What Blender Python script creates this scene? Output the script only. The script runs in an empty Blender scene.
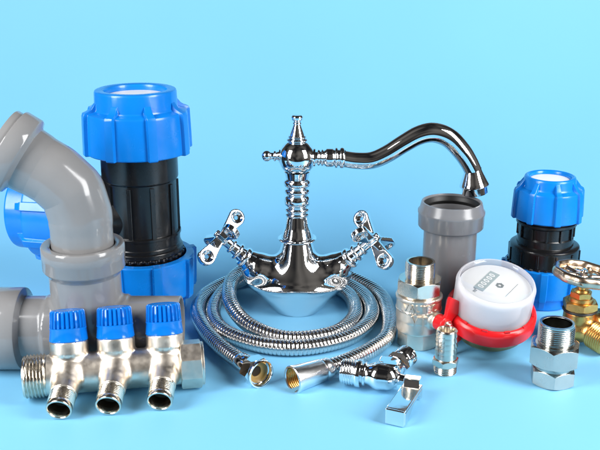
import bpy, bmesh, math, random
import numpy as np
from mathutils import Vector, Matrix

random.seed(7)
rng = np.random.RandomState(7)
S = 0.01                      # every shape below is written in centimetres
scene = bpy.context.scene
C = scene.collection
R = math.radians

# ---------------------------------------------------------------- camera
cam_d = bpy.data.cameras.new('camera')
cam = bpy.data.objects.new('camera', cam_d)
C.objects.link(cam)
cam.location = (0, -75 * S, 40 * S)
cam.rotation_euler = (R(90 - 18), 0, 0)
cam_d.sensor_width = 36
cam_d.lens = 54
cam_d.clip_start = 0.01
cam_d.clip_end = 100
scene.camera = cam

# ---------------------------------------------------------------- world: dim studio
w = bpy.data.worlds.new('World')
scene.world = w
w.use_nodes = True
bg = w.node_tree.nodes['Background']
# dim studio glow; random paler noise patches added to lighten the chrome reflections
wt = w.node_tree
w_tc = wt.nodes.new('ShaderNodeTexCoord')
w_n = wt.nodes.new('ShaderNodeTexNoise')
w_n.inputs['Scale'].default_value = 1.6
w_n.inputs['Detail'].default_value = 1.0
w_r = wt.nodes.new('ShaderNodeValToRGB')
w_r.color_ramp.elements[0].position = 0.35
w_r.color_ramp.elements[0].color = (0.10, 0.10, 0.11, 1)
w_r.color_ramp.elements[1].position = 0.68
w_r.color_ramp.elements[1].color = (1.0, 0.92, 0.84, 1)
wt.links.new(w_tc.outputs['Generated'], w_n.inputs['Vector'])
wt.links.new(w_n.outputs['Fac'], w_r.inputs['Fac'])
wt.links.new(w_r.outputs['Color'], bg.inputs['Color'])
bg.inputs['Strength'].default_value = 0.16

# ---------------------------------------------------------------- softboxes
def softbox(name, loc, target, sx, sy, power, color=(1, 1, 1)):
    d = bpy.data.lights.new(name, 'AREA')
    d.shape = 'RECTANGLE'
    d.size = sx * S
    d.size_y = sy * S
    d.energy = power
    d.color = color
    o = bpy.data.objects.new(name, d)
    C.objects.link(o)
    o.location = Vector(loc) * S
    dr = Vector(target) * S - o.location
    o.rotation_euler = dr.to_track_quat('-Z', 'Y').to_euler()
    return o

softbox('softbox_left', (-90, -46, 70), (4, 62, 0), 46, 96, 20.8)
softbox('softbox_right', (92, -40, 68), (2, 66, 0), 46, 96, 23.3)

scene.view_settings.view_transform = 'Standard'
scene.view_settings.look = 'None'
scene.view_settings.exposure = 0.0
scene.view_settings.gamma = 1.0

# ---------------------------------------------------------------- materials
def mat(name, base, rough=0.4, metal=0.0, bump=0.0, bscale=400, rvar=0.0, vscale=60, cvar=0.0,
        trans=0.0, coat=0.0, ior=1.5, sss=0.0, spec=0.5, dust=0.0):
    m = bpy.data.materials.new(name)
    m.use_nodes = True
    nt = m.node_tree
    b = nt.nodes['Principled BSDF']
    b.inputs['Base Color'].default_value = (*base, 1)
    b.inputs['Roughness'].default_value = rough
    b.inputs['Metallic'].default_value = metal
    b.inputs['Transmission Weight'].default_value = trans
    b.inputs['Coat Weight'].default_value = coat
    b.inputs['Coat Roughness'].default_value = 0.08
    b.inputs['IOR'].default_value = ior
    b.inputs['Specular IOR Level'].default_value = spec
    if sss:
        b.inputs['Subsurface Weight'].default_value = sss
        b.inputs['Subsurface Radius'].default_value = (0.006, 0.006, 0.006)
    tc = nt.nodes.new('ShaderNodeTexCoord')
    def noise(scale, detail=4):
        n = nt.nodes.new('ShaderNodeTexNoise')
        n.inputs['Scale'].default_value = scale
        n.inputs['Detail'].default_value = detail
        nt.links.new(tc.outputs['Object'], n.inputs['Vector'])
        return n
    if bump:
        n = noise(bscale)
        bp = nt.nodes.new('ShaderNodeBump')
        bp.inputs['Strength'].default_value = bump
        bp.inputs['Distance'].default_value = 0.0006
        nt.links.new(n.outputs['Fac'], bp.inputs['Height'])
        nt.links.new(bp.outputs['Normal'], b.inputs['Normal'])
    if rvar:
        n = noise(vscale)
        mr = nt.nodes.new('ShaderNodeMapRange')
        mr.inputs['From Min'].default_value = 0.3
        mr.inputs['From Max'].default_value = 0.7
        mr.inputs['To Min'].default_value = max(0, rough - rvar)
        mr.inputs['To Max'].default_value = rough + rvar
        nt.links.new(n.outputs['Fac'], mr.inputs['Value'])
        nt.links.new(mr.outputs['Result'], b.inputs['Roughness'])
    if cvar or dust:
        n = noise(vscale * 0.6, 6)
        mx = nt.nodes.new('ShaderNodeMix')
        mx.data_type = 'RGBA'
        mx.inputs['A'].default_value = (*[max(0, c * (1 - cvar)) for c in base], 1)
        mx.inputs['B'].default_value = (*[min(1, c * (1 + cvar)) for c in base], 1)
        mr = nt.nodes.new('ShaderNodeMapRange')
        mr.inputs['From Min'].default_value = 0.3
        mr.inputs['From Max'].default_value = 0.7
        nt.links.new(n.outputs['Fac'], mr.inputs['Value'])
        nt.links.new(mr.outputs['Result'], mx.inputs['Factor'])
        last = mx.outputs['Result']
        if dust:                       # scattered pale specks and scuffs
            v = noise(vscale * 22, 2)
            cr = nt.nodes.new('ShaderNodeMapRange')
            cr.inputs['From Min'].default_value = 0.70
            cr.inputs['From Max'].default_value = 0.78
            cr.inputs['To Max'].default_value = dust
            nt.links.new(v.outputs['Fac'], cr.inputs['Value'])
            m2 = nt.nodes.new('ShaderNodeMix')
            m2.data_type = 'RGBA'
            m2.inputs['B'].default_value = (0.45, 0.45, 0.45, 1)
            nt.links.new(cr.outputs['Result'], m2.inputs['Factor'])
            nt.links.new(last, m2.inputs['A'])
            last = m2.outputs['Result']
        nt.links.new(last, b.inputs['Base Color'])
    return m

M_paper = mat('cyan_paper', (0.21, 0.565, 0.86), 0.50, cvar=0.015, vscale=6, spec=0.5)
M_chrome = mat('chrome', (0.80, 0.81, 0.82), 0.045, 1.0, bump=0.03, bscale=90, rvar=0.02, vscale=50)
M_steel = mat('hose_steel', (0.66, 0.65, 0.64), 0.16, 1.0, rvar=0.06, vscale=120)
M_nickel = mat('cast_nickel', (0.78, 0.70, 0.60), 0.38, 1.0, bump=0.10, bscale=1400, rvar=0.08, vscale=110, cvar=0.12)
M_nickel_s = mat('turned_nickel', (0.72, 0.66, 0.565), 0.21, 1.0, bump=0.08, bscale=600, rvar=0.06, vscale=120, cvar=0.06)
M_brass = mat('brass', (0.66, 0.37, 0.11), 0.33, 1.0, bump=0.25, bscale=700, rvar=0.08, vscale=110, cvar=0.16)
M_dull_brass = mat('dull_brass', (0.34, 0.24, 0.11), 0.38, 1.0, bump=0.25, bscale=600, cvar=0.2, vscale=90)
M_blue = mat('blue_plastic', (0.003, 0.195, 0.66), 0.24, bump=0.05, bscale=260, rvar=0.05, cvar=0.05, vscale=60)
M_knob = mat('blue_knob_plastic', (0.003, 0.175, 0.62), 0.14, bump=0.04, bscale=300)
M_black = mat('black_plastic', (0.007, 0.007, 0.0075), 0.24, bump=0.06, bscale=200, rvar=0.06, dust=0.10, vscale=40)
M_grey = mat('grey_pvc', (0.235, 0.232, 0.232), 0.14, bump=0.03, bscale=120, rvar=0.06, cvar=0.05, vscale=40, dust=0.10)
M_dgrey = mat('dark_grey_pvc', (0.17, 0.17, 0.178), 0.22, bump=0.06, bscale=120, rvar=0.06, cvar=0.06, vscale=40, dust=0.08)
M_rubber = mat('black_rubber', (0.012, 0.012, 0.012), 0.5)
M_red = mat('red_plastic', (0.80, 0.012, 0.016), 0.26, bump=0.05, bscale=260)
M_white = mat('white_plastic', (0.80, 0.80, 0.80), 0.4)
M_print = mat('grey_print', (0.22, 0.25, 0.26), 0.4)
M_register = mat('register_window', (0.36, 0.42, 0.43), 0.12)
M_amber = mat('amber_washer', (0.36, 0.22, 0.06), 0.4)
M_hole = mat('bore_dark', (0.05, 0.035, 0.02), 0.5, 0.6)

def frosted():
    m = mat('frosted_cup', (0.88, 0.87, 0.91), 0.22)
    nt = m.node_tree
    out = nt.nodes['Material Output']
    b = nt.nodes['Principled BSDF']
    tl = nt.nodes.new('ShaderNodeBsdfTranslucent'); tl.inputs['Color'].default_value = (.95, .93, .95, 1)
    tr = nt.nodes.new('ShaderNodeBsdfTransparent')
    m1 = nt.nodes.new('ShaderNodeMixShader'); m1.inputs[0].default_value = .35
    m2 = nt.nodes.new('ShaderNodeMixShader'); m2.inputs[0].default_value = .5
    nt.links.new(b.outputs[0], m1.inputs[1]); nt.links.new(tl.outputs[0], m1.inputs[2])
    nt.links.new(m1.outputs[0], m2.inputs[1]); nt.links.new(tr.outputs[0], m2.inputs[2])
    nt.links.new(m2.outputs[0], out.inputs[0])
    return m
M_frost = frosted()
def clear_plastic():
    m = bpy.data.materials.new('clear_cover')
    m.use_nodes = True
    nt = m.node_tree
    nt.nodes.clear()
    out = nt.nodes.new('ShaderNodeOutputMaterial')
    mix = nt.nodes.new('ShaderNodeMixShader')
    lw = nt.nodes.new('ShaderNodeLayerWeight'); pw = nt.nodes.new('ShaderNodeMath'); pw.operation = 'POWER'; pw.inputs[1].default_value = 4
    nt.links.new(lw.outputs['Facing'], pw.inputs[0])
    fr = nt.nodes.new('ShaderNodeMath'); fr.operation = 'MULTIPLY_ADD'; fr.inputs[1].default_value = .7; fr.inputs[2].default_value = .035
    nt.links.new(pw.outputs[0], fr.inputs[0])
    tr = nt.nodes.new('ShaderNodeBsdfTransparent'); tr.inputs['Color'].default_value = (.98, .985, .99, 1)
    gl = nt.nodes.new('ShaderNodeBsdfGlossy'); gl.inputs['Roughness'].default_value = .06
    nt.links.new(fr.outputs[0], mix.inputs[0]); nt.links.new(tr.outputs[0], mix.inputs[1]); nt.links.new(gl.outputs[0], mix.inputs[2])
    nt.links.new(mix.outputs[0], out.inputs[0])
    return m
M_clear = clear_plastic()

# ---------------------------------------------------------------- mesh toolkit
class MB:
    def __init__(self):
        self.v = []
        self.f = []
    def add(self, verts, faces, m=None):
        o = len(self.v)
        if m is not None:
            verts = [m @ Vector(p) for p in verts]
        self.v += [tuple(p) for p in verts]
        self.f += [tuple(i + o for i in f) for f in faces]
        return self
    # stacked rings; rows[i] = list of (x,y,z) points around, all the same length
    def rows(self, rows, m=None, cap0=False, cap1=False, wrap=False):
        n = len(rows[0])
        v = [p for r in rows for p in r]
        f = []
        k = len(rows)
        for i in range(k if wrap else k - 1):
            a = i * n
            b = ((i + 1) % k) * n
            for j in range(n):
                j2 = (j + 1) % n
                f.append((a + j, a + j2, b + j2, b + j))
        if cap0:
            f.append(tuple(range(n))[::-1])
        if cap1:
            f.append(tuple((k - 1) * n + j for j in range(n)))
        return self.add(v, f, m)
    # profile of (radius, z) turned round z
    def lathe(self, prof, m=None, seg=72, cap0=False, cap1=False):
        th = [2 * math.pi * j / seg for j in range(seg)]
        return self.rows([[(max(r, 1e-4) * math.cos(t), max(r, 1e-4) * math.sin(t), z) for t in th] for r, z in prof],
                         m, cap0, cap1)
    # rings given by functions theta -> (r, z)
    def polar(self, fns, thetas, m=None):
        rows = []
        for fn in fns:
            row = []
            for t in thetas:
                r, z = fn(t)
                row.append((r * math.cos(t), r * math.sin(t), z))
            rows.append(row)
        return self.rows(rows, m)
    # an n-sided nut with chamfered corners, bore r_in, from z0 to z1
    def hexnut(self, apo, z0, z1, r_in, m=None, n=6, ch0=True, ch1=True, per=12, slope=0.55, phase=0):
        th = [2 * math.pi * j / (n * per) + phase for j in range(n * per)]
        def rh(t):
            a = (t - phase) % (2 * math.pi / n) - math.pi / n
            return apo / math.cos(a)
        rc = apo * (1.012)
        t1 = lambda t: (rh(t), z1 - (max(0, rh(t) - rc) * slope if ch1 else 0) - 0.02)
        t0 = lambda t: (rh(t), z0 + (max(0, rh(t) - rc) * slope if ch0 else 0) + 0.02)
        e1 = (lambda t: (min(rc, rh(t)) - 0.02, z1)) if ch1 else (lambda t: (rh(t) - 0.03, z1))
        e0 = (lambda t: (min(rc, rh(t)) - 0.02, z0)) if ch0 else (lambda t: (rh(t) - 0.03, z0))
        return self.polar([lambda t: (r_in, z0), e0, t0, t1, e1, lambda t: (r_in, z1), lambda t: (r_in, z0)], th, m)
    # true helical outside thread from z0 to z1
    def thread(self, r, z0, z1, pitch=0.2, depth=0.09, m=None, seg=56, r_in=None, per=6):
        n = max(2, int(round((z1 - z0) / pitch * per)))
        rows = []
        L = z1 - z0
        if r_in is not None:
            rows.append([(r_in, z0)] * seg)
            rows.append([(r_in, z1)] * seg)
            rows.append([(r - depth * 1.1, z1)] * seg)
            rng_ = range(n, -1, -1)
        else:
            rng_ = range(n + 1)
        body = []
        for i in rng_:
            z = z0 + L * i / n
            row = []
            for j in range(seg):
                ph = (z / pitch - j / seg) % 1.0
                tri = abs(ph * 2 - 1)
                tri = min(1, max(0, tri * 1.5 - 0.25))
                fade = min(1, (z - z0) / (pitch * .8) + .0, (z1 - z) / (pitch * .8))
                row.append((r - depth + depth * tri * max(0, fade), z))
            body.append(row)
        rows += body
        if r_in is not None:
            rows.append([(r_in, z0)] * seg)
        pts = []
        for row in rows:
            pts.append([(q[0] * math.cos(2 * math.pi * j / seg), q[0] * math.sin(2 * math.pi * j / seg), q[1])
                        for j, q in enumerate(row)])
        return self.rows(pts, m)
    # box with given centre and half sizes
    def box(self, c, h, m=None):
        x, y, z = c
        a, b, d = h
        v = [(x + sx * a, y + sy * b, z + sz * d) for sz in (-1, 1) for sy in (-1, 1) for sx in (-1, 1)]
        f = [(0, 2, 3, 1), (4, 5, 7, 6), (0, 1, 5, 4), (2, 6, 7, 3), (0, 4, 6, 2), (1, 3, 7, 5)]
        return self.add(v, f, m)
    def prism(self, poly, z0, z1, m=None):
        n = len(poly)
        v = [(x, y, z0) for x, y in poly] + [(x, y, z1) for x, y in poly]
        f = [tuple(range(n))[::-1], tuple(range(n, 2 * n))]
        f += [(i, (i + 1) % n, n + (i + 1) % n, n + i) for i in range(n)]
        return self.add(v, f, m)
    # tube along points (Vectors) with radius list or function(s, theta)
    def tube(self, pts, rad, seg=32, m=None, cap=True):
        pts = [Vector(p) for p in pts]
        n = len(pts)
        tan = []
        for i in range(n):
            a = pts[max(0, i - 1)]
            b = pts[min(n - 1, i + 1)]
            tan.append((b - a).normalized())
        up = Vector((0, 0, 1)) if abs(tan[0].z) < .9 else Vector((0, 1, 0))
        nrm = (up - tan[0] * up.dot(tan[0])).normalized()
        s = 0
        rows = []
        for i in range(n):
            if i:
                s += (pts[i] - pts[i - 1]).length
                nrm = (nrm - tan[i] * nrm.dot(tan[i])).normalized()
            bn = tan[i].cross(nrm)
            row = []
            for j in range(seg):
                t = 2 * math.pi * j / seg
                r = rad(s, t) if callable(rad) else (rad[i] if isinstance(rad, (list, tuple)) else rad)
                row.append(pts[i] + (nrm * math.cos(t) + bn * math.sin(t)) * r)
            rows.append(row)
        return self.rows(rows, m, cap, cap)
    def build(self, name, material, parent=None, sharp=32, bevel=0.0, bseg=2, angle=35):
        me = bpy.data.meshes.new(name)
        bm = bmesh.new()
        vs = [bm.verts.new((p[0] * S, p[1] * S, p[2] * S)) for p in self.v]
        for f in self.f:
            if len(set(f)) > 2:
                try:
                    bm.faces.new([vs[i] for i in f])
                except ValueError:
                    pass
        bmesh.ops.remove_doubles(bm, verts=bm.verts, dist=2e-6)
        bmesh.ops.dissolve_degenerate(bm, edges=bm.edges, dist=1e-6)
        bmesh.ops.recalc_face_normals(bm, faces=bm.faces)
        if bevel:
            es = [e for e in bm.edges if len(e.link_faces) == 2 and e.calc_face_angle(0) > R(angle)]
            bmesh.ops.bevel(bm, geom=es, offset=bevel * S, segments=bseg, profile=0.5, affect='EDGES',
                            clamp_overlap=True)
        for f in bm.faces:
            f.smooth = True
        for e in bm.edges:
            if len(e.link_faces) == 2 and e.calc_face_angle(0) > R(sharp):
                e.smooth = False
        bm.to_mesh(me)
        bm.free()
        me.materials.append(material)
        o = bpy.data.objects.new(name, me)
        C.objects.link(o)
        if parent is not None:
            o.parent = parent
        if bevel:
            wn = o.modifiers.new('weighted', 'WEIGHTED_NORMAL')
            wn.keep_sharp = True
        return o

def thing(name, label, cat, loc=(0, 0, 0), rot=(0, 0, 0), group=None):
    o = bpy.data.objects.new(name, None)
    C.objects.link(o)
    o.location = Vector(loc) * S
    o.rotation_euler = [R(a) for a in rot]
    o.empty_display_size = 0.02
    o['label'] = label
    o['category'] = cat
    if group:
        o['group'] = group
    return o

def frame(loc, direction, roll=0):
    """matrix whose z axis runs along direction"""
    q = Vector(direction).to_track_quat('Z', 'Y')
    return Matrix.Translation(Vector(loc)) @ q.to_matrix().to_4x4() @ Matrix.Rotation(R(roll), 4, 'Z')

def spline(ks, n=12):
    """Catmull-Rom through tuples of any length"""
    ks = [np.array(k, float) for k in ks]
    ks = [2 * ks[0] - ks[1]] + ks + [2 * ks[-1] - ks[-2]]
    out = []
    for i in range(1, len(ks) - 2):
        p0, p1, p2, p3 = ks[i - 1:i + 3]
        for j in range(n):
            t = j / n
            out.append(.5 * (2 * p1 + (p2 - p0) * t + (2 * p0 - 5 * p1 + 4 * p2 - p3) * t * t
                             + (3 * p1 - p0 - 3 * p2 + p3) * t ** 3))
    out.append(ks[-2])
    return out

# ---- smooth blended solids: signed distance field -> surface nets
def smin(a, b, k):
    h = np.clip(0.5 + 0.5 * (b - a) / k, 0, 1)
    return b * (1 - h) + a * h - k * h * (1 - h)
def cone_cap(P, a, b, ra, rb):
    a = np.array(a, float); b = np.array(b, float)
    ab = b - a
    t = np.clip(((P - a) @ ab) / (ab @ ab), 0, 1)
    return np.linalg.norm(P - a - t[..., None] * ab, axis=-1) - (ra + (rb - ra) * t)
def cyl(P, a, b, r, rnd=0.08):
    a = np.array(a, float); b = np.array(b, float)
    L = np.linalg.norm(b - a); d = (b - a) / L
    q = P - a
    h = q @ d
    rad = np.linalg.norm(q - h[..., None] * d, axis=-1)
    dx = rad - r + rnd
    dz = np.abs(h - L / 2) - L / 2 + rnd
    return np.minimum(np.maximum(dx, dz), 0) + np.sqrt(np.maximum(dx, 0) ** 2 + np.maximum(dz, 0) ** 2) - rnd
def nets(fn, lo, hi, step):
    lo = np.array(lo, float); hi = np.array(hi, float)
    n = np.ceil((hi - lo) / step).astype(int) + 1
    ax = [lo[i] + step * np.arange(n[i]) for i in range(3)]
    G = np.stack(np.meshgrid(*ax, indexing='ij'), -1)
    D = fn(G)
    ins = D < 0
    cs = np.zeros(tuple(n - 1), int)
    for dx in (0, 1):
        for dy in (0, 1):
            for dz in (0, 1):
                cs += ins[dx:n[0] - 1 + dx, dy:n[1] - 1 + dy, dz:n[2] - 1 + dz]
    act = (cs > 0) & (cs < 8)
    idx = -np.ones(act.shape, int)
    cells = np.argwhere(act)
    idx[act] = np.arange(len(cells))
    P = lo + (cells + 0.5) * step
    e = step * 0.05
    for _ in range(7):
        d = fn(P)
        g = np.stack([(fn(P + np.eye(3)[k] * e) - fn(P - np.eye(3)[k] * e)) / (2 * e) for k in range(3)], -1)
        g2 = np.maximum((g * g).sum(-1), 0.05)
        mv = -(d / g2)[:, None] * g
        ln = np.linalg.norm(mv, axis=1, keepdims=True)
        mv *= np.minimum(1, step * 0.6 / np.maximum(ln, 1e-9))
        P = P + mv
    faces = []
    for a in range(3):
        b, c = (a + 1) % 3, (a + 2) % 3
        sl0 = [slice(1, -1)] * 3; sl1 = [slice(1, -1)] * 3
        sl0[a] = slice(0, -1); sl1[a] = slice(1, None)
        x = ins[tuple(sl0)] != ins[tuple(sl1)]
        for q in np.argwhere(x):
            g = q.copy()
            g[b] += 1; g[c] += 1
            ids = []
            for ob, oc in ((0, 0), (-1, 0), (-1, -1), (0, -1)):
                h = g.copy(); h[b] += ob; h[c] += oc
                ids.append(idx[tuple(h)])
            if min(ids) >= 0:
                faces.append(tuple(int(i) for i in ids))
    return [tuple(p) for p in P], faces

# ================================================================ SETTING
# a sheet of cyan paper: flat table in front, curved up behind
prof = [(-48, 0), (20, 0), (34, 0)]
for k in range(1, 33):
    a = math.pi / 2 * k / 32
    prof.append((34 + 58 * math.sin(a), 58 - 58 * math.cos(a)))
mb = MB()
v = []; f = []
for y, z in prof:
    v += [(-72, y, z), (72, y, z)]
for i in range(len(prof) - 1):
    f.append((2 * i, 2 * i + 1, 2 * i + 3, 2 * i + 2))
bo = mb.add(v, f).build('paper_backdrop', M_paper)
bo['kind'] = 'structure'

# ================================================================ BLUE COMPRESSION FITTINGS
def ribbed_nut(h, Rc, Rs, rib, sh, r_in, m, ribs=8, width=9, phase=0, depth=1.6):
    """clamp nut: open collar on top, wide skirt with upright ribs below; z=0 is the skirt's lower rim"""
    s = h - sh
    low = [(r_in, h - depth), (r_in, h - .35), (r_in + .12, h - .1), (r_in + .35, h), (Rc - .28, h), (Rc - .07, h - .08), (Rc, h - .3),
           (Rc + .05, s + .30), (Rc + .16, s + .12), (Rc + .4, s + .03), (Rs - .28, s - .04), (Rs - .07, s - .14), (Rs, s - .38), (Rs + .1, s * .4),
           (Rs + .14, .12), (Rs + .04, 0), (Rs - .7, 0)]
    Rr = Rs + rib
    high = [(r_in, h - depth), (r_in, h - .35), (r_in + .12, h - .1), (r_in + .35, h), (Rc - .28, h), (Rc - .07, h - .08), (Rc, h - .3),
            (Rc + .05, s + .95), (Rc + .16, s + .86), (Rc + .5, s + .42), (Rs - .1, s + .16), (Rr - .12, s + .0), (Rr, s - .3), (Rr + .08, s * .4),
            (Rr + .12, .1), (Rr, -.02), (Rs - .7, -.02)]
    th = []
    for k in range(ribs):
        c = 2 * math.pi * k / ribs + R(phase)
        wv = R(width) / 2
        st = R(0.9)
        for d, hi in ((-wv - st, 0), (-wv, 1), (-wv * .5, 1), (0, 1), (wv * .5, 1), (wv, 1), (wv + st, 0)):
            th.append((c + d, hi))
        rest = 2 * math.pi / ribs - 2 * (wv + st)
        for q in range(1, 10):
            th.append((c + wv + st + rest * q / 10, 0))
    rows = []
    for i in range(len(low)):
        row = []
        for t, hi in th:
            r, z = high[i] if hi else low[i]
            row.append((r * math.cos(t), r * math.sin(t), z))
        rows.append(row)
    return MB().rows(rows, m)

def scallop_ring(mb, r0, r1, z0, z1, n, m=None):
    th = [2 * math.pi * j / (n * 4) for j in range(n * 4)]
    def rr(t, j=[0]):
        return r1
    rows = []
    for (r, z, tooth) in ((r0, z0, 0), (r1 - .05, z0, 1), (r1, z0 + .05, 1), (r1, z1 - .05, 1), (r1 - .05, z1, 1), (r0, z1, 0)):
        row = []
        for j, t in enumerate(th):
            q = r - (.22 if (tooth and j % 4 < 2) else 0)
            row.append((q * math.cos(t), q * math.sin(t), z))
        rows.append(row)
    return mb.rows(rows, m)

# --- tall compression tee on the left
t = thing('compression_tee', 'tall black compression tee with three blue ribbed nuts, standing behind the grey elbow',
          'pipe fitting', (-17.1, 18.2, 0))
I = Matrix.Identity(4)
b = MB()
b.lathe([(3.3, 5.4), (4.05, 5.4), (4.05, 7.9), (3.98, 8.0), (3.98, 9.2), (3.84, 9.3), (3.84, 15.0), (4.02, 15.15), (4.06, 15.3), (4.06, 19.4), (3.3, 19.4)], seg=96)
scallop_ring(b, 3.9, 4.42, 6.65, 7.0, 30)
b.lathe([(3.9, 7.0), (4.25, 7.02), (4.25, 7.5), (4.0, 7.62)], seg=96)
for k in range(10):                              # stiffening ribs round the waist
    a = 2 * math.pi * k / 10 + .16
    b.box((3.83, 0, 11.9), (.2, .22, 2.9), Matrix.Rotation(a, 4, 'Z'))
b.lathe([(3.8, 8.9), (4.1, 8.95), (4.1, 9.25), (3.8, 9.3)], seg=96)
Fb = frame((0, 0, 10.9), (-.985, .17, 0))
b.lathe([(3.7, 0), (3.9, 3.5), (4.05, 3.9), (4.05, 9.0), (3.3, 9.0)], Fb, seg=80)
b.build('body', M_black, t, bevel=.03, bseg=1)
n1 = ribbed_nut(6.6, 4.25, 5.28, .42, 2.15, 3.15, Matrix.Translation((0, 0, 18.0)) @ Matrix.Rotation(R(25), 4, 'Z')).build('clamp_nut', M_blue, t, bevel=.03, bseg=1, angle=50)
n2 = ribbed_nut(6.6, 4.25, 5.28, .42, 2.15, 3.25, Matrix.Translation((0, 0, 6.6)) @ Matrix.Rotation(R(180), 4, 'X') @ Matrix.Rotation(R(22), 4, 'Z')).build('clamp_nut', M_blue, t, bevel=.03, bseg=1, angle=50)
n3 = ribbed_nut(6.6, 4.3, 5.2, .38, 2.3, 3.25, frame((0, 0, 10.9), (-.985, .17, 0)) @ Matrix.Translation((0, 0, 7.4)) @ Matrix.Rotation(R(20), 4, 'Z')).build('clamp_nut', M_blue, t, bevel=.03, bseg=1, angle=50)
MB().lathe([(3.18, 23.3), (3.18, 23.85), (3.1, 23.95), (0, 23.98)], seg=64).build('insert', M_white, t)

# --- reducing coupling on the right
t = thing('compression_coupling', 'short black reducing coupling with blue nuts, standing behind the handwheel valve',
          'pipe fitting', (27.4, 20.3, 0))
b = MB()
b.lathe([(2.6, 3.6), (3.82, 3.6), (3.85, 6.6), (3.78, 6.9), (3.5, 7.05), (3.1, 7.1), (3.06, 7.9), (2.95, 8.0), (2.95, 9.2), (3.1, 9.3), (3.1, 10.6), (2.4, 10.6)], seg=96)
scallop_ring(b, 3.5, 3.98, 4.72, 5.0, 30)
for k in range(12):
    a = 2 * math.pi * k / 12 + .1
    b.box((3.86, 0, 5.85), (.1, .12, .75), Matrix.Rotation(a, 4, 'Z'))
    b.box((3.06, 0, 8.6), (.1, .10, .7), Matrix.Rotation(a + .2, 4, 'Z'))
b.lathe([(3.1, 9.35), (3.3, 9.4), (3.3, 9.7), (3.1, 9.75)], seg=96)
b.build('body', M_black, t, bevel=.03, bseg=1)
ribbed_nut(4.75, 2.78, 3.56, .30, 1.35, 2.15, Matrix.Translation((0, 0, 10.0)) @ Matrix.Rotation(R(2), 4, 'Z')).build('clamp_nut', M_blue, t, bevel=.025, bseg=1, angle=50)
ribbed_nut(4.8, 3.4, 4.12, .32, 1.4, 2.4, Matrix.Translation((0, 0, 4.8)) @ Matrix.Rotation(R(180), 4, 'X') @ Matrix.Rotation(R(12), 4, 'Z')).build('clamp_nut', M_blue, t, bevel=.025, bseg=1, angle=50)
MB().lathe([(2.18, 13.9), (2.18, 14.27), (2.1, 14.33), (0, 14.35)], seg=64).build('insert', M_white, t)

# ================================================================ GREY DRAIN PIPES
def collar_prof(r, z0, z1, R2, wall=.22):
    return [(r, z0), (r + .15, z0 + .1), (R2 - .05, z0 + .28), (R2, z0 + .42), (R2, z1 - .5), (R2 - .06, z1 - .38), (R2 - .22, z1 - .28),
            (R2 - .34, z1 - .08), (R2 - .46, z1), (R2 - .6, z1), (R2 - .66, z1 - .12)]

t = thing('pipe_tee', 'grey drain pipe tee lying down behind the brass manifold, collar opening upward', 'drain pipe', (-20.25, 4.2, 0))
Fl = frame((0, 0, 3.85), (-1, 0, 0))
b = MB()
def tee_sdf(P):
    d = cyl(P, (-7, 0, 3.85), (8.4, 0, 3.85), 3.12, .1)
    d = np.minimum(d, 99)
    d2 = cyl(P, (-3.9, 0, 3.85), (3.9, 0, 3.85), 3.32, .25)
    d3 = cyl(P, (0, 0, 3.8), (0, 0, 9.9), 3.32, .1)
    d = smin(d, d2, .12)
    return smin(d, d3, .35)
vv, ff = nets(tee_sdf, (-7.4, -3.7, .2), (8.0, 3.7, 9.7), .19)
b.add(vv, ff)
# open right-hand pipe end
b.lathe([(3.12, 7.6), (3.12, 8.5), (3.06, 8.56), (2.86, 8.56), (2.82, 8.4), (2.82, 7.0)], frame((.25, 0, 3.85), (1, 0, 0)), seg=80)
b.build('body', M_grey, t, sharp=40)
MB().lathe(collar_prof(3.12, 5.9, 9.6, 3.95) + [(3.2, 9.0), (3.2, 6.5)], Fl, seg=96).build('socket', M_grey, t, sharp=40)
MB().lathe([(3.3, 9.5), (3.45, 9.9), (3.74, 10.1), (3.82, 10.25), (3.82, 11.2), (3.85, 11.25), (3.85, 12.35), (3.75, 12.5), (3.2, 12.52), (3.0, 12.4), (2.96, 11.5)], seg=96).build('collar', M_grey, t, sharp=40)

t = thing('pipe_elbow', 'grey bent drain pipe pushed into the collar of the grey tee, socket pointing up left', 'drain pipe', (-20.25, 4.2, 11.0))
a0 = R(32)
dirv = Vector((-math.cos(a0), 0, math.sin(a0)))
bend = Vector((0.0, 0, 6.75))
tl = 2.5
pts = [Vector((0, 0, .3 + i * .4)) for i in range(9)]
P0 = bend + Vector((0, 0, -tl)); P2 = bend + dirv * tl
pts = [p for p in pts if p.z < P0.z - .2]
Qm = P0 * .25 + bend * .5 + P2 * .25
corners = [P0, Qm, P2]
before = [P0 - Vector((0, 0, 1)), P0, Qm]
after = [Qm, P2, P2 + dirv]
for A, Bc, D in zip(before, corners, after):
    u = (A - Bc).normalized() * .22
    v2 = (D - Bc).normalized() * .22
    for k in range(5):
        q = k / 4
        pts.append((Bc + u) * (1 - q) ** 2 + Bc * 2 * q * (1 - q) + (Bc + v2) * q * q)
for k in range(1, 7):
    pts.append(P2 + dirv * (.35 * k))
rr = []
for p in pts:
    s_ = p.z
    rr.append(2.86 if s_ < 3.2 else 2.92)
b = MB()
b.tube(pts, rr, seg=96, cap=False)
b.lathe([(2.86, .3), (2.6, .3), (2.6, .5)], seg=96)
b.build('body', M_grey, t, sharp=50)
Fe = frame(P2 + dirv * 1.6, dirv)
MB().lathe([(2.9, -.3), (2.98, .2), (3.05, 1.2), (3.2, 1.35), (3.62, 1.5), (3.74, 1.65), (3.76, 3.05), (3.7, 3.2), (3.45, 3.28),
            (3.42, 3.4), (3.42, 3.85), (3.36, 3.95), (3.16, 3.95), (3.1, 3.8), (2.85, 1.0)], Fe, seg=96).build('socket', M_grey, t, sharp=40)
MB().lathe([(3.1, 3.1), (2.94, 3.3), (2.95, 3.6), (3.13, 3.86)], Fe, seg=96).build('seal', M_rubber, t)

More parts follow.
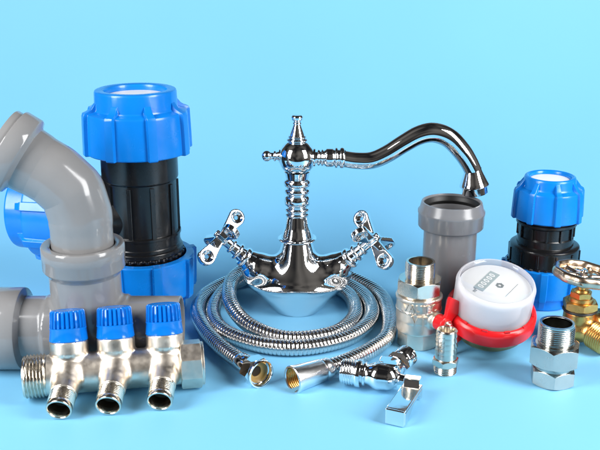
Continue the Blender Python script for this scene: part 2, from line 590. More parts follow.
t = thing('straight_pipe', 'dark grey open pipe with a collar, standing upright under the faucet spout', 'drain pipe', (15.9, 15.3, 0.0))
MB().lathe([(2.5, 0.02), (2.74, 0.02), (2.8, 0.10), (2.8, 10.05), (2.86, 10.30), (3.3, 10.50), (3.42, 10.65), (3.46, 12.00), (3.5, 12.07), (3.5, 12.30), (3.32, 12.55), (3.2, 13.10),
            (3.13, 13.25), (2.98, 13.27), (2.9, 13.17), (2.9, 12.95), (2.86, 12.85), (2.86, 10.35), (2.55, 10.05), (2.5, 0.02)], seg=112).build('body', M_dgrey, t, sharp=38)
MB().lathe([(2.9, 13.05), (2.74, 12.85), (2.66, 12.55), (2.78, 12.25), (2.87, 12.15)], seg=96).build('seal', M_rubber, t)

# ================================================================ BRASS MANIFOLD WITH THREE VALVES
L0 = Vector((-24.7, -2.55, 2.1)); L1 = Vector((-8.9, .25, 2.1))
t = thing('valve_manifold', 'nickel plated brass manifold with three blue knobs, lying in front of the grey tee', 'manifold',
          (L0.x, L0.y, 0), (0, 0, math.degrees(math.atan2(L1.y - L0.y, L1.x - L0.x))))
LEN = (L1 - L0).length
cols = [4.05, 8.2, 12.55 + .05]
up = Vector((0, math.sin(R(17)), math.cos(R(17))))
outd = Vector((-.17, -math.cos(R(18)), -math.sin(R(18)))).normalized()
ZC = 2.15
def mani(P):
    d = cyl(P, (1.6, 0, ZC), (LEN - 2.0, 0, ZC), 1.8, .15)
    for cx in cols:
        c = np.array((cx, 0, ZC))
        U = np.array(up)
        u = cyl(P, c + U * 1.75, c + U * 3.0, 1.70, .1)
        u = smin(u, cyl(P, c + U * .75, c + U * 2.0, 1.62, .12), .05)
        u = smin(u, cone_cap(P, c + U * .8 + np.array((0, -.05, 0)), c + np.array((0, -.8, .25)) + np.array(outd) * 1.0, 1.6, 1.26), .05)
        o = cyl(P, c + np.array((0, -.4, .4)), c + np.array((0, -.4, .4)) + np.array(outd) * 2.9, 1.2, .1)
        u = smin(u, o, .12)
        d = smin(d, u, .35)
    # stiffening webs beside each column
    return d
vv, ff = nets(mani, (1.2, -4.6, -.2), (LEN - 1.5, 2.8, 6.0), .115)
MB().add(vv, ff).build('body', M_nickel, t, sharp=45)
Fx = frame((0, 0, ZC), (1, 0, 0))
b = MB()
b.thread(1.98, 0.0, 2.05, .29, .15, Fx, r_in=1.45, seg=72)
b.lathe([(1.45, 2.0), (1.72, 2.0), (1.7, 2.3), (1.3, 2.35)], Fx)
b.build('threaded_end', M_nickel_s, t, sharp=60)
b = MB()
b.hexnut(2.08, LEN - 2.15, LEN - .25, 1.4, Fx, n=8, slope=.5, phase=R(22.5 / 2))
b.lathe([(1.9, LEN - .3), (2.0, LEN - .25), (2.0, LEN - .05), (1.93, LEN), (1.55, LEN), (1.5, LEN - .3)], Fx)
b.build('socket_end', M_nickel, t, sharp=25, bevel=.03)
MB().lathe([(1.5, LEN - .2), (1.45, LEN - 1.6), (0, LEN - 1.7)], Fx).build('bore', M_hole, t)
for cx in cols:
    c = Vector((cx, 0, ZC))
    Fo = frame(c + Vector((0, -.4, .4)) + outd * 2.85, outd)
    b = MB()
    b.thread(1.16, 0, 1.35, .17, .08, Fo, seg=56)
    b.lathe([(1.07, 1.25), (1.12, 1.35), (1.14, 1.72), (1.1, 1.8), (.98, 1.82), (.92, 1.72), (.9, .6)], Fo)
    o = b.build('outlet', M_nickel_s, t, sharp=50)
    MB().lathe([(.91, 1.2), (.89, .5), (.55, .4), (.5, .1), (0, 0)], Fo).build('bore', M_hole, o)
    Fk = frame(c + up * 2.98, up)
    b = MB()
    b.lathe([(1.2, -.02), (1.66, .0), (1.72, .08), (1.62, 1.05), (1.66, 1.12), (1.66, 1.2), (1.5, 1.24)], Fk)
    nr = 24
    th = [2 * math.pi * j / (nr * 6) for j in range(nr * 6)]
    gf = [1, 1, 1, .2, 0, .2]
    rows = []
    for (r, z, g) in ((1.5, 1.2, 0), (1.58, 1.2, 1), (1.62, 1.26, 1), (1.54, 2.62, 1), (1.44, 2.74, .8), (1.2, 2.78, .2), (.9, 2.72, 0), (.2, 2.70, 0), (.001, 2.7, 0)):
        rows.append([((r - .2 * g * (1 - gf[j % 6])) * math.cos(a), (r - .2 * g * (1 - gf[j % 6])) * math.sin(a), z) for j, a in enumerate(th)])
    b.rows(rows, Fk)
    b.build('knob', M_knob, t, sharp=40)

# ================================================================ FLEXIBLE HOSE
t = thing('flexible_hose', 'ribbed chrome flexible hose coiled in rings round the foot of the faucet', 'hose', (0, 16, 0))
# (angle, radius, height) of a coil centred on the faucet, end B first
ks = [(2.1, -15.05, 1.05), (4.5, -13.2, 1.0), (6.9, -10.6, .92), (8.9, -7.2, .88)]
coil = [(-8, 10.2, .86), (25, 10.4, .86), (55, 10.6, 1.2), (85, 10.4, 2.3), (115, 9.6, 2.9), (145, 8.4, 2.7), (175, 7.3, 2.35), (205, 7.1, 1.9), (235, 7.5, 1.3),
        (265, 8.0, .92), (300, 7.7, .86), (335, 6.8, .86), (370, 6.6, .9), (400, 7.3, .9), (430, 8.2, .9), (460, 9.1, 1.2), (490, 9.4, 1.5), (520, 8.9, 1.2), (550, 9.0, .88),
        (580, 9.5, .86), (610, 9.85, .86), (635, 9.85, .86), (665, 9.3, .86), (695, 8.6, .86), (725, 8.35, .86), (755, 8.8, .86), (785, 10.0, .86), (815, 11.0, .86), (845, 11.2, .86),
        (875, 10.9, .86), (902, 10.7, .86)]
for a, r, z in coil:
    ks.append((-.5 + r * math.cos(R(a)), r * math.sin(R(a)), z))
ks += [(-9.9, -5.5, .88), (-7.9, -9.8, .95), (-5.95, -13.0, 1.08), (-4.95, -14.4, 1.15)]
path = spline(ks, 40)
# resample evenly
pp = np.array(path)
sl = np.concatenate([[0], np.cumsum(np.linalg.norm(np.diff(pp, axis=0), axis=1))])
pitch = .40
N = int(sl[-1] / (pitch / 6))
ss = np.linspace(0, sl[-1], N)
pr = np.stack([np.interp(ss, sl, pp[:, k]) for k in range(3)], 1)
for _ in range(30):
    pr[1:-1] = .25 * pr[:-2] + .5 * pr[1:-1] + .25 * pr[2:]
def corr(s, th):
    ph = (s / pitch - th / (2 * math.pi)) % 1.0
    k = abs(ph * 2 - 1)
    return .70 + .12 * (1 - max(0, 1 - k * 2.6) ** 1.5) 
MB().tube([Vector(p) for p in pr], corr, seg=26).build('corrugated_tube', M_steel, t, sharp=75)
# end A: wide nut with an amber washer
eA = Vector(pr[-1]); dA = (Vector(pr[-1]) - Vector(pr[-12])).normalized(); dA.z = .03; dA.normalize()
Fa = frame(eA - dA * 1.2, dA)
MB().lathe([(.8, 0), (.9, .02), (.94, .1), (.94, 1.5), (.86, 1.62), (.8, 1.7)], Fa).build('ferrule', M_chrome, t, sharp=40)
b = MB()
Fa2 = frame(eA + dA * .4, dA)
b.lathe([(.75, -.1), (1.0, 0), (1.12, .2), (1.2, .5)], Fa2)
b.hexnut(1.27, .3, 1.5, 1.0, Fa2, n=6, slope=.6)
b.lathe([(1.2, 1.4), (1.30, 1.52), (1.34, 1.7), (1.34, 1.92), (1.3, 1.98), (1.2, 1.98), (1.14, 1.9), (1.1, 1.2)], Fa2)
b.build('nut', M_chrome, t, sharp=35)
MB().lathe([(1.12, 1.1), (.6, 1.15), (.52, 1.1), (.5, .8)], Fa2).build('washer', M_amber, t, sharp=40)
MB().lathe([(.55, 1.0), (0, .95)], Fa2, seg=24).build('bore', M_hole, t)
# end B: long conical sleeve
eB = Vector(pr[0]); dB = Vector((-.80, -.56, .0)).normalized()
Fb = frame(eB - dB * .5, dB)
MB().lathe([(.75, -.3), (.95, -.28), (1.0, -.15), (1.0, .35), (.95, .45), (1.02, .55), (1.09, .75), (1.24, 3.3), (1.32, 3.75), (1.32, 3.9), (1.26, 3.96), (1.16, 3.96), (1.1, 3.85)], Fb).build('sleeve', mat('satin_chrome', (.84, .84, .84), .22, 1.0, rvar=.04), t, sharp=38)
b = MB()
b.thread(1.15, 2.5, 3.85, .2, .08, Fb, seg=48)
b.lathe([(1.05, 2.55), (0, 2.5)], Fb)
b.build('bore', M_brass, t, sharp=60)

# ================================================================ FAUCET
t = thing('faucet', 'chrome two handle vintage faucet with a long curved spout, standing inside the hose coil', 'faucet', (-.3, 17.5, 0))
def fau(P):
    X, Y, Z = P[..., 0], P[..., 1], P[..., 2]
    # oval foot flaring upward into the hull
    zc_ = np.clip(Z / 2.7, 0, 1)
    rr_ = np.sqrt((X / 1.15) ** 2 + (Y / (.98 - .34 * zc_)) ** 2)
    want = 2.05 + np.clip(Z, 0, 2.9) * .70
    foot = np.maximum((rr_ - want) * .7, np.abs(Z - 1.45) - 1.45)
    bodyd = cone_cap(P, (0, 0, 4.0), (0, 0, 8.2), 2.85, 1.6)
    for s in (-1, 1):
        arm = cone_cap(P, (s * 1.4, 0, 3.5), (s * 4.0, 0, 4.7), 2.1, 1.95)
        bodyd = smin(bodyd, arm, 1.3)
        bodyd = smin(bodyd, cone_cap(P, (s * 4.2, 0, 4.95), (s * 5.1, 0, 5.75), 1.65, 1.2), .5)
    d = smin(foot, bodyd, 1.5)
    d = np.maximum(np.maximum(d, Z - 8.35), .02 - Z)
    return d
vv, ff = nets(fau, (-7.2, -4.8, -.45), (7.2, 4.8, 8.7), .13)
MB().add(vv, ff).build('body', M_chrome, t, sharp=55)
def beads(items, n=9):
    """profile from straight runs (r0, z0, r1, z1) and round beads (r_base, r_max, z0, z1, 'b')"""
    out = []
    for it in items:
        if it[-1] == 'b':
            rb, rm, z0, z1, _ = it
            for k in range(n + 1):
                a = math.pi * k / n
                out.append((rb + (rm - rb) * math.sin(a) ** .8, (z0 + z1) / 2 - (z1 - z0) / 2 * math.cos(a)))
        else:
            r0, z0, r1, z1 = it
            for k in range(5):
                q = k / 4
                out.append((r0 + (r1 - r0) * q, z0 + (z1 - z0) * q))
    return out
fine = beads([(1.3, 8.1, 1.6, 8.3), (1.62, 1.95, 8.3, 8.62, 'b'), (1.62, 8.62, 1.60, 8.75), (1.6, 8.75, 1.3, 9.7), (1.3, 9.7, 1.08, 11.0), (1.0, 1.2, 11.02, 11.4, 'b'), (1.0, 11.4, 1.0, 11.55),
              (1.0, 1.22, 11.55, 11.95, 'b'), (.98, 11.95, .98, 12.15), (1.0, 1.3, 12.15, 13.35, 'b'), (.98, 13.35, .98, 13.5), (1.0, 1.28, 13.5, 14.1, 'b'), (.98, 14.1, .98, 14.3), (1.05, 1.36, 14.3, 15.1, 'b'),
              (1.1, 15.1, 1.25, 15.9)])
MB().lathe([(p[0] * 1.08, p[1]) for p in fine], seg=96).build('column', M_chrome, t, sharp=60)
b = MB()
prof = [(max(.001, 1.97 * math.sin(math.pi * k / 40)), 17.45 - 1.97 * math.cos(math.pi * k / 40)) for k in range(41)]
b.lathe(prof, seg=96)
b.build('ball', M_chrome, t)
fin = beads([(1.0, 19.1, .95, 19.2), (.92, 1.12, 19.2, 19.5, 'b'), (.84, .96, 19.52, 19.8, 'b'), (.8, 19.8, .74, 20.0), (.74, 20.0, .55, 20.5), (.55, 20.5, .36, 21.0), (.36, .46, 21.0, 21.2, 'b'),
             (.36, 21.2, .42, 21.35), (.42, 21.35, .60, 21.5), (.60, 21.5, .62, 21.8), (.62, 21.8, .5, 21.95), (.5, 21.95, .001, 22.0)])
MB().lathe(fin, seg=64).build('finial', M_chrome, t, sharp=50)
Fk = frame((-1.7, 0, 17.6), (-1, 0, 0))
kn = beads([(.7, .0, .7, .2), (.5, .2, .42, .45), (.38, .56, .5, .8, 'b'), (.36, .8, .36, 1.0)]) + [(.58 * math.sin(R(a)) , 1.5 - .56 * math.cos(R(a))) for a in range(40, 181, 10)]
MB().lathe([(max(.001, p), q) for p, q in kn], Fk, seg=48).build('side_knob', M_chrome, t, sharp=60)
# spout
ne = beads([(.95, 1.6, .95, 1.9), (.62, 1.95, .62, 2.1), (.64, .86, 2.1, 2.45, 'b'), (.66, .9, 2.5, 2.8, 'b'), (.8, 2.85, .98, 3.1), (.98, 3.1, .98, 3.75), (.98, 3.75, .86, 3.95), (.9, 1.1, 3.95, 4.3, 'b'),
            (.88, 4.3, .88, 4.45), (.9, 1.12, 4.45, 5.0, 'b'), (.86, 5.0, .86, 5.1)])
sp = t_sp = MB()
sp.lathe(ne, frame((0, 0, 17.45), (1, 0, -.01)), seg=72)
ks = [(4.9, 0, 17.3, .88), (6.3, 0, 17.1, .90), (7.9, 0, 17.15, .93), (9.5, 0, 17.85, .96), (11.2, 0, 18.95, 1.0), (12.8, 0, 19.85, 1.04), (14.3, 0, 20.12, 1.07), (15.9, 0, 19.55, 1.07), (17.25, 0, 18.2, 1.03),
      (18.1, 0, 17.0, .97), (18.65, 0, 16.0, .93)]
q = spline(ks, 10)
sp.tube([Vector(p[:3]) for p in q], [float(p[3]) for p in q], seg=56)
spo = sp.build('spout', M_chrome, t, sharp=50)
Fs = frame((18.62, 0, 16.15), (.14, 0, -1))
MB().lathe([(.90, -.1), (.93, .1), (1.05, .45), (1.4, 1.3), (1.56, 1.62), (1.58, 1.75), (1.5, 1.84), (1.3, 1.88)], Fs, seg=64).build('outlet_bell', M_chrome, spo, sharp=50)
b = MB()
b.lathe([(1.25, 1.85), (1.34, 1.9), (1.36, 2.6), (1.3, 2.68), (1.14, 2.7), (1.1, 2.5)], Fs, seg=64)
b.lathe([(1.12, 2.45), (0, 2.4)], Fs, seg=40)
b.build('aerator', M_chrome, spo, sharp=35)
# cross handles
def handle(side, tilt_y, roll):
    ax = Vector((side * .735, tilt_y, .68)).normalized()
    start = Vector((side * 4.75, 0, 5.35))
    Fh = frame(start, ax)
    Lh = 4.75
    st = beads([(1.0, 0, 1.0, .2), (.98, 1.22, .2, .75, 'b'), (.9, .75, .8, 1.0), (.8, 1.06, 1.0, 1.7, 'b'), (.74, 1.7, .66, 2.1), (.66, .88, 2.1, 2.55, 'b'), (.6, 2.55, .56, 3.0), (.56, .74, 3.0, 3.4, 'b'), (.5, 3.4, .5, 4.5)])
    ho = MB().lathe([(p[0] * 1.12, p[1]) for p in st], Fh, seg=56).build('handle_stem', M_chrome, t, sharp=50)
    # frame whose z runs along the stem and whose x lies in the picture plane of the faucet
    z = ax
    y = Vector((0, 1, 0)); y = (y - z * y.dot(z)).normalized()
    x = y.cross(z)
    Mh = Matrix(((x.x, y.x, z.x, 0), (x.y, y.y, z.y, 0), (x.z, y.z, z.z, 0), (0, 0, 0, 1)))
    Mh = Matrix.Translation(start + ax * Lh) @ Mh @ Matrix.Rotation(R(roll), 4, 'Z')
    def cross(P):
        d = cyl(P, (0, 0, -.85), (0, 0, .55), .62, .2)
        d = smin(d, cyl(P, (0, 0, .5), (0, 0, .85), .42, .15), .1)
        for k in range(4):
            a = k * math.pi / 2
            u = P[..., 0] * math.cos(a) + P[..., 1] * math.sin(a)
            vv_ = -P[..., 0] * math.sin(a) + P[..., 1] * math.cos(a)
            wz = P[..., 2]
            # teardrop plate in the u-z plane, thickness along v
            tt = np.clip(u / 2.85, 0, 1)
            dd = np.sqrt((u - 2.85 * tt) ** 2 + wz ** 2) - (.46 + .50 * tt ** 1.3)
            pl = np.maximum(dd, np.abs(vv_) - .34)
            pl = np.minimum(np.maximum(dd + .1, np.abs(vv_) - .34 + .1), 0) + np.sqrt(np.maximum(dd + .1, 0) ** 2 + np.maximum(np.abs(vv_) - .24, 0) ** 2) - .1
            dish = np.sqrt((u - 2.85) ** 2 + wz ** 2 + (np.abs(vv_) - .80) ** 2) - .80
            pl = np.maximum(pl, -dish)
            d = smin(d, pl, .12)
        return d
    vv, ff = nets(cross, (-3.9, -3.9, -1.15), (3.9, 3.9, 1.15), .09)
    MB().add(vv, ff, Mh).build('cross_handle', M_chrome, t, sharp=55)
handle(-1, 0.0, 40)
handle(1, -.16, 45)

# ================================================================ ANGLE VALVE
t = thing('angle_valve', 'small chrome angle valve with a square lever, lying in front of the ball valve', 'valve', (7.45, -1.0, 0), (0, 0, -17))
zc = 1.42
def av(P):
    d = cone_cap(P, (-.2, 0, zc), (.5, 0, zc), 1.28, 1.2)
    d = smin(d, cyl(P, (-2.0, 0, zc), (0, 0, zc), .92, .1), .3)
    d = smin(d, cyl(P, (.2, 0, zc), (1.0, 2.3, zc + .3), 1.05, .12), .25)
    # flat faced block at the root of the outlet
    q = np.stack([np.abs(P[..., 0] - .5) - .85, np.abs(P[..., 1] - .9) - .75, np.abs(P[..., 2] - zc - .1) - 1.05], -1)
    box = np.linalg.norm(np.maximum(q, 0), axis=-1) + np.minimum(q.max(-1), 0) - .08
    d = smin(d, box, .1)
    d = smin(d, cyl(P, (1.2, 0, zc), (2.4, 0, zc - .1), .5, .08), .2)
    return d
vv, ff = nets(av, (-2.3, -1.7, -.1), (2.7, 3.2, 3.2), .09)
MB().add(vv, ff).build('body', M_chrome, t, sharp=40)
F1 = frame((0, 0, zc), (-1, 0, 0))
b = MB()
b.thread(1.22, 2.35, 3.7, .24, .11, F1, seg=56, r_in=.8)
b.build('threaded_end', M_chrome, t, sharp=60)
b = MB()
b.lathe([(.8, 1.4), (1.05, 1.42), (1.1, 1.5), (1.1, 1.62), (.9, 1.72), (.86, 1.8), (1.26, 1.85), (1.3, 1.95), (1.3, 2.28), (1.24, 2.36), (.8, 2.38)], F1)
b.build('collar', M_chrome, t, sharp=40)
F2 = frame((.82, 1.55, zc + .25), (.36, 1, .12))
b = MB()
b.hexnut(1.05, .2, 1.0, .6, F2, n=6, slope=.6)
b.lathe([(1.0, 1.0), (.93, 1.05), (.93, 1.3), (1.0, 1.36), (1.04, 1.45), (1.04, 2.5), (.98, 2.58), (.7, 2.6), (.62, 2.5), (.6, 1.5), (0, 1.45)], F2)
b.build('outlet', M_chrome, t, sharp=35)
# square lever
Ml = Matrix.Translation((3.0, -1.1, -.12)) @ Matrix.Rotation(R(-7), 4, 'Z')
b = MB()
top = [(-.86, .55), (.86, .55), (.86, -4.9), (-.86, -4.9)]
b.prism([(-.86, -4.86), (.86, -4.86), (.86, -4.55), (-.86, -4.55)], .16, 1.62, Ml)
b.prism([(-.86, -4.56), (.86, -4.56), (.86, .55), (-.86, .55)], 1.3, 1.62, Ml)
for s in (-1, 1):
    sd = [(-4.56, .16), (-3.6, .16), (-3.0, .45), (-2.2, .85), (-.6, .95), (.0, .7), (.2, .3), (.55, .3), (.55, 1.31), (-4.56, 1.31)]
    v = [(s * .86, y, z) for y, z in sd] + [(s * .60, y, z) for y, z in sd]
    n = len(sd)
    fs = [tuple(range(n)), tuple(range(n, 2 * n))[::-1]] + [(i, n + i, n + (i + 1) % n, (i + 1) % n) for i in range(n)]
    b.add(v, fs, Ml)
b.build('lever', M_chrome, t, bevel=.09, bseg=3)
b = MB()
b.box((2.9, -.35, 1.66), (.72, .5, .24))
b.lathe([(.0, -.2), (.42, -.2), (.42, .72), (.36, .8), (0, .8)], frame((2.2, 0, zc), (1, 0, 0)), seg=40)
b.build('lever_hub', M_chrome, t, bevel=.05, bseg=2)

# ================================================================ text stamped in relief
def letters(txt, size, depth, m, material, parent, name, bend=None, spacing=1.0):
    cu = bpy.data.curves.new('lettering', 'FONT')
    cu.body = txt
    cu.size = size * S
    cu.extrude = depth * S
    cu.align_x = 'CENTER'
    cu.align_y = 'CENTER'
    cu.space_character = spacing
    cu.offset = 0.012 * size * S
    to = bpy.data.objects.new('lettering_source', cu)
    C.objects.link(to)
    dg = bpy.context.evaluated_depsgraph_get()
    me = bpy.data.meshes.new_from_object(to.evaluated_get(dg))
    bpy.data.objects.remove(to)
    me.name = name
    for v_ in me.vertices:
        p = v_.co / S
        if bend:                       # wrap the line of letters round a cylinder of this radius
            a = p.x / bend
            q = Vector((math.sin(a) * (bend + p.z), -math.cos(a) * (bend + p.z), p.y))
        else:
            q = p
        v_.co = (m @ q) * S
    me.materials.clear()
    me.materials.append(material)
    o = bpy.data.objects.new(name, me)
    C.objects.link(o)
    o.parent = parent
    return o

# ================================================================ BALL VALVE
t = thing('ball_valve', 'tall nickel ball valve with a red butterfly handle, standing beside the hose coil', 'valve', (12.0, 9.0, 0))
def bv(P):
    d = cyl(P, (0, 0, 1.6), (0, 0, 5.25), 2.2, .22)
    d = smin(d, cyl(P, (0, 0, 2.9), (0, 0, 5.5), 2.26, .12), .05)
    d = smin(d, cyl(P, (0, 0, 4.0), (0, 0, 4.12), 2.34, .06), .08)
    d = smin(d, cyl(P, (0, 0, 5.1), (0, 0, 5.5), 2.36, .12), .08)
    ax_ = np.array((.60, -.80, 0.0))
    d = smin(d, cyl(P, np.array((0, 0, 3.4)), ax_ * 2.9 + np.array((0, 0, 3.4)), .85, .15), .35)
    return d
vv, ff = nets(bv, (-2.7, -2.9, 1.3), (3.2, 2.7, 5.8), .1)
MB().add(vv, ff).build('body', M_nickel, t, sharp=40)
b = MB(); b.hexnut(1.92, 0.02, 1.75, 1.3, n=8, slope=.6, phase=R(8)); b.build('base_socket', M_nickel, t, sharp=25, bevel=.03)
b = MB()
b.lathe([(1.2, 5.45), (2.0, 5.5), (2.0, 5.7), (1.2, 5.72)])
b.hexnut(2.08, 5.68, 7.15, 1.2, n=6, slope=.55, phase=R(18)); b.build('union_nut', M_nickel_s, t, sharp=25, bevel=.03)
b = MB()
b.lathe([(1.9, 7.1), (1.6, 7.14), (1.42, 7.2), (1.42, 7.35), (1.2, 7.36)])
b.thread(1.50, 7.3, 8.95, .17, .07, seg=64, r_in=1.2)
b.lathe([(1.2, 7.4), (1.2, 6.5), (0, 6.4)])
b.build('threaded_end', M_nickel_s, t, sharp=60)
letters('VALTEC', 1.0, .08, Matrix.Rotation(R(-4), 4, 'Z') @ Matrix.Translation((0, 0, 4.62)), M_nickel, t, 'raised_lettering', bend=2.33, spacing=1.05)
letters('VT', 1.35, .08, Matrix.Rotation(R(-6), 4, 'Z') @ Matrix.Translation((0, 0, 3.3)), M_nickel, t, 'raised_emblem', bend=2.33)
# butterfly handle
ax_ = Vector((.80, -.60, 0.0)).normalized()
ax_ = Vector((.60, -.80, 0.0)).normalized()
o0 = Vector((0, 0, 3.4)) + ax_ * 3.0
side_ = Vector((ax_.y, -ax_.x, 0)) * -1
Mh = Matrix.Translation(o0) @ Matrix(((side_.x, 0, ax_.x, 0), (side_.y, 0, ax_.y, 0), (0, 1, 0, 0), (0, 0, 0, 1)))
Mh = Mh @ Matrix.Rotation(R(60), 4, 'Z') @ Matrix.Translation((0, 0, .4))
b = MB()
b.lathe([(.4, -1.0), (.78, -1.0), (.82, -.9), (.82, .42), (.76, .5), (.4, .5)], Mh, seg=40)
for s in (1, -1):
    poly = [(.35 * s, -.5), (.9 * s, -.55), (2.2 * s, -1.15), (2.55 * s, -1.25), (2.7 * s, -1.1), (2.7 * s, 1.1), (2.55 * s, 1.25), (2.2 * s, 1.15), (.9 * s, .55), (.35 * s, .5)]
    Mw = Mh @ Matrix.Translation((0, 0, .1)) @ Matrix.Rotation(R(0 if s > 0 else 52), 4, 'Z') @ Matrix.Rotation(R(-6 * s), 4, 'Y')
    b.prism(poly if s > 0 else poly[::-1], -.05, .40, Mw)
b.build('butterfly_handle', M_red, t, bevel=.06, bseg=2)
b = MB()
b.hexnut(.48, .48, .85, .2, Mh, slope=.5)
b.lathe([(.3, .5), (.3, 1.05), (.25, 1.1), (0, 1.1)], Mh, seg=28)
b.build('handle_nut', M_nickel_s, t, sharp=30)

# ================================================================ HOSE BARB ADAPTER
t = thing('hose_barb_adapter', 'slim silver hose barb standing on its thread in front of the red butterfly handle', 'pipe fitting', (13.85, 2.5, 0))
pf = [(.72, 1.5), (.98, 1.5)]
z = 1.62
for k in range(5):
    pf += [(.97, z), (1.05, z + .05), (1.05, z + .12), (.98, z + .5)]
    z += .57
pf += [(.95, 4.42), (.9, 4.5), (.74, 4.5), (.7, 4.4), (.7, 2.0), (0, 1.9)]
MB().lathe(pf, seg=64).build('barbed_tube', M_nickel_s, t, sharp=30)
b = MB(); b.hexnut(1.14, .92, 1.55, .7, slope=.6, phase=R(10)); b.build('hex_collar', M_nickel_s, t, sharp=25, bevel=.02)
b = MB(); b.thread(1.10, .02, .95, .19, .08, seg=56, r_in=.7); b.build('threaded_end', M_nickel_s, t, sharp=60)

# ================================================================ WATER METER
t = thing('water_meter', 'round water meter with a frosted cup and a red ring, leaning toward the viewer', 'water meter', (19.1, 8.9, 2.0), (16, 2, 0))
MB().lathe([(0, -.95), (2.5, -.9), (3.2, -.7), (3.75, -.1), (3.9, .6), (3.9, 1.1), (3.62, 1.7), (3.3, 1.75)], seg=96).build('base', M_dull_brass, t, sharp=35)
b = MB()
b.lathe([(3.5, .85), (4.2, .8), (4.42, .9), (4.52, 1.1), (4.54, 2.05), (4.46, 2.3), (4.25, 2.5), (4.1, 2.58), (3.95, 2.58), (3.9, 1.6), (3.5, .85)], seg=112)
for k in range(12):
    b.box((4.12, 0, 2.58), (.12, .28, .12), Matrix.Rotation(2 * math.pi * k / 12 + .2, 4, 'Z'))
b.box((4.65, 0, 1.6), (.35, .4, .45), Matrix.Rotation(R(196), 4, 'Z'))
b.build('lock_ring', M_red, t, bevel=.04, bseg=2)
MB().lathe([(3.9, 2.0), (3.9, 4.9), (3.92, 5.3), (3.8, 5.62), (3.62, 5.74), (3.55, 5.66), (3.7, 5.2), (3.72, 2.0), (3.9, 2.0)], seg=128).build('cup', M_frost, t, sharp=50)
MB().lathe([(0, 5.52), (3.3, 5.52), (3.42, 5.66), (3.55, 5.74), (3.64, 5.72), (3.6, 5.5), (3.5, 5.36), (0, 5.36)], seg=128).build('cover', M_clear, t, sharp=50)
MB().lathe([(0, 5.05), (3.5, 5.05), (3.56, 5.0), (3.56, 4.7), (2.9, 4.6), (2.9, 2.4), (0, 2.4)], seg=112).build('dial', M_white, t, sharp=40)
Md = Matrix.Translation((-.75, .75, 5.06)) @ Matrix.Rotation(R(52), 4, 'Z')
reg = MB().box((0, 0, .02), (1.75, .52, .03), Md).build('register_window', M_register, t)
letters('00000', .85, .015, Md @ Matrix.Translation((0, 0, .06)), M_white, t, 'register_digits', spacing=1.35)
letters('m³', .6, .01, Matrix.Translation((-2.15, -.75, 5.07)) @ Matrix.Rotation(R(52), 4, 'Z'), M_print, t, 'dial_mark')
b = MB()
b.lathe([(.2, 0), (.36, 0), (.36, .04), (.2, .04)], Matrix.Translation((.45, .1, 5.06)), seg=32)
for k in range(6):
    b.box((.28, 0, .05), (.12, .035, .02), Matrix.Translation((.45, .1, 5.06)) @ Matrix.Rotation(k * math.pi / 3, 4, 'Z'))
b.build('star_wheel', M_print, t)
b = MB()
b.box((1.65, -.7, 5.07), (1.3, .015, .012), Matrix.Translation((1.5, -.6, 0)) @ Matrix.Rotation(R(52), 4, 'Z') @ Matrix.Translation((-1.65, .7, 0)))
b.build('dial_line', M_print, t)

# ================================================================ PIPE UNION
t = thing('pipe_union', 'silver two hex pipe union standing at the front right with its thread upward', 'pipe fitting', (23.6, .75, 0))
M_silver = mat('turned_silver', (.47, .465, .43), .22, 1.0, bump=.08, bscale=500, rvar=.07, vscale=110, cvar=.05)
b = MB(); b.hexnut(1.86, .02, 1.55, 1.4, slope=.6, phase=R(20)); b.build('lower_hex', M_silver, t, sharp=25, bevel=.03)
b = MB()
b.lathe([(1.4, 1.5), (1.75, 1.52), (1.72, 1.72), (1.9, 1.78), (1.98, 1.9), (1.98, 2.02), (1.5, 2.05)])
b.build('seat_ring', M_silver, t, sharp=35)
b = MB()
b.hexnut(2.12, 2.0, 3.95, 1.4, slope=.62, phase=R(12)); b.build('union_nut', M_silver, t, sharp=25, bevel=.03)
b = MB()
b.lathe([(1.9, 3.9), (1.72, 3.98), (1.6, 4.02), (1.6, 4.12), (1.35, 4.14)])
b.thread(1.66, 4.1, 5.8, .2, .08, seg=72, r_in=1.34)
b.lathe([(1.56, 5.8), (1.6, 5.86), (1.56, 6.02), (1.36, 6.02), (1.34, 5.8), (1.34, 4.0), (1.1, 3.6), (0, 3.5)])
b.build('threaded_end', M_silver, t, sharp=60)

# ================================================================ BRASS HANDWHEEL VALVE
t = thing('handwheel_valve', 'yellow brass stop valve with a chrome handwheel at the right edge', 'valve', (28.3, 9.0, 0))
zc = 2.0
def gv(P):
    d = cyl(P, (0, 0, 1.2), (0, 0, 3.7), 1.55, .2)
    d = smin(d, cone_cap(P, (0, 0, zc), (0, 0, zc + .6), 1.75, 1.5), .3)
    d = smin(d, cyl(P, (0, 0, zc), (1.2, -1.7, zc - .3), 1.15, .1), .4)
    d = smin(d, cyl(P, (0, 0, zc), (2.4, .2, zc), 1.15, .1), .4)
    return d
vv, ff = nets(gv, (-2.2, -2.8, -.2), (2.9, 2.2, 4.1), .1)
MB().add(vv, ff).build('body', M_brass, t, sharp=40)
b = MB()
b.thread(1.42, 1.6, 3.6, .24, .1, frame((.1, -.15, zc - .03), (1.2, -1.7, -.3)), seg=56, r_in=1.1)
b.thread(1.42, 2.2, 2.3, .24, .1, frame((0, 0, zc), (2.4, .2, 0)), seg=56, r_in=1.1)
b.hexnut(1.62, 2.3, 3.5, 1.2, frame((0, 0, zc), (2.4, .2, 0)), n=8)
b.build('threaded_ends', M_brass, t, sharp=50)
MB().lathe([(1.5, 3.62), (1.68, 3.66), (1.74, 3.76), (1.68, 3.9), (1.5, 3.94)], seg=64).build('seal', M_rubber, t)
b = MB()
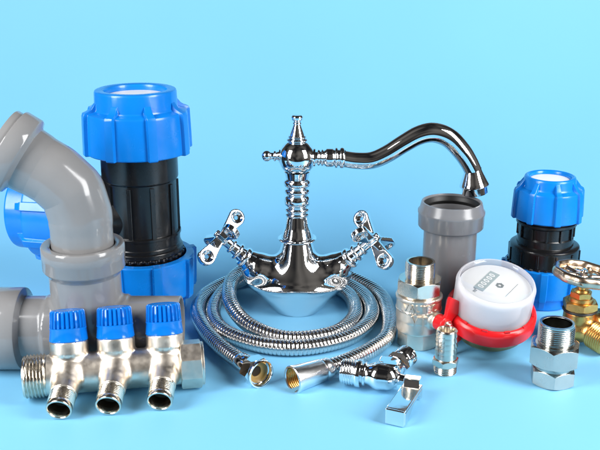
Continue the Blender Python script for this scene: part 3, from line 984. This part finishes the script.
b.hexnut(1.55, 3.9, 4.75, .8, slope=.6, n=6, phase=R(25))
b.lathe([(1.4, 4.7), (1.2, 4.78), (1.15, 5.1), (1.0, 5.2)])
b.hexnut(.98, 5.1, 5.75, .4, slope=.6, n=6, phase=R(5))
b.lathe([(.8, 5.7), (.72, 5.85), (.66, 5.95), (.4, 6.0)])
b.build('bonnet', M_brass, t, sharp=28)
MB().lathe([(.42, 5.8), (.42, 7.3), (.36, 7.4), (0, 7.4)], seg=32).build('stem', M_brass, t, sharp=40)
wh = Matrix.Translation((0, 0, 7.2)) @ Matrix.Rotation(R(7), 4, 'Y')
def wheel(P):
    X, Y, Z = P[..., 0], P[..., 1], P[..., 2]
    r = np.sqrt(X * X + Y * Y); a = np.arctan2(Y, X)
    rad = 2.72 + .05 * np.cos(a * 10)
    rim = np.sqrt((r - rad) ** 2 + ((Z - .36) * .75) ** 2) - .40
    hub = cyl(P, (0, 0, -.25), (0, 0, .42), .72, .12)
    dish = np.maximum(np.abs(Z - .02 - .05 * r) - .10, r - 2.6)
    # six openings leave spokes
    sa = (a % (math.pi / 3)) - math.pi / 6
    hole = np.sqrt((r * np.cos(sa) - 1.75) ** 2 + (r * np.sin(sa)) ** 2) - .36
    dish = np.maximum(dish, -hole)
    rib = 9
    for k in range(6):
        aa = k * math.pi / 3
        q = cone_cap(P, (0, 0, .1), (2.6 * math.cos(aa), 2.6 * math.sin(aa), .25), .24, .2)
        rib = np.minimum(rib, q)
    return smin(smin(smin(rim, dish, .12), hub, .15), rib, .15)
vv, ff = nets(wheel, (-3.4, -3.4, -.5), (3.4, 3.4, 1.0), .085)
hw = MB().add(vv, ff, wh).build('handwheel', mat('satin_wheel', (.64, .50, .37), .27, 1.0, bump=.2, bscale=260, rvar=.08, cvar=.15), t, sharp=55)
b = MB(); b.hexnut(.34, .4, .75, .1, wh); b.lathe([(.2, .4), (.2, .9), (0, .9)], wh, seg=20)
b.build('wheel_nut', M_chrome, hw, sharp=30)
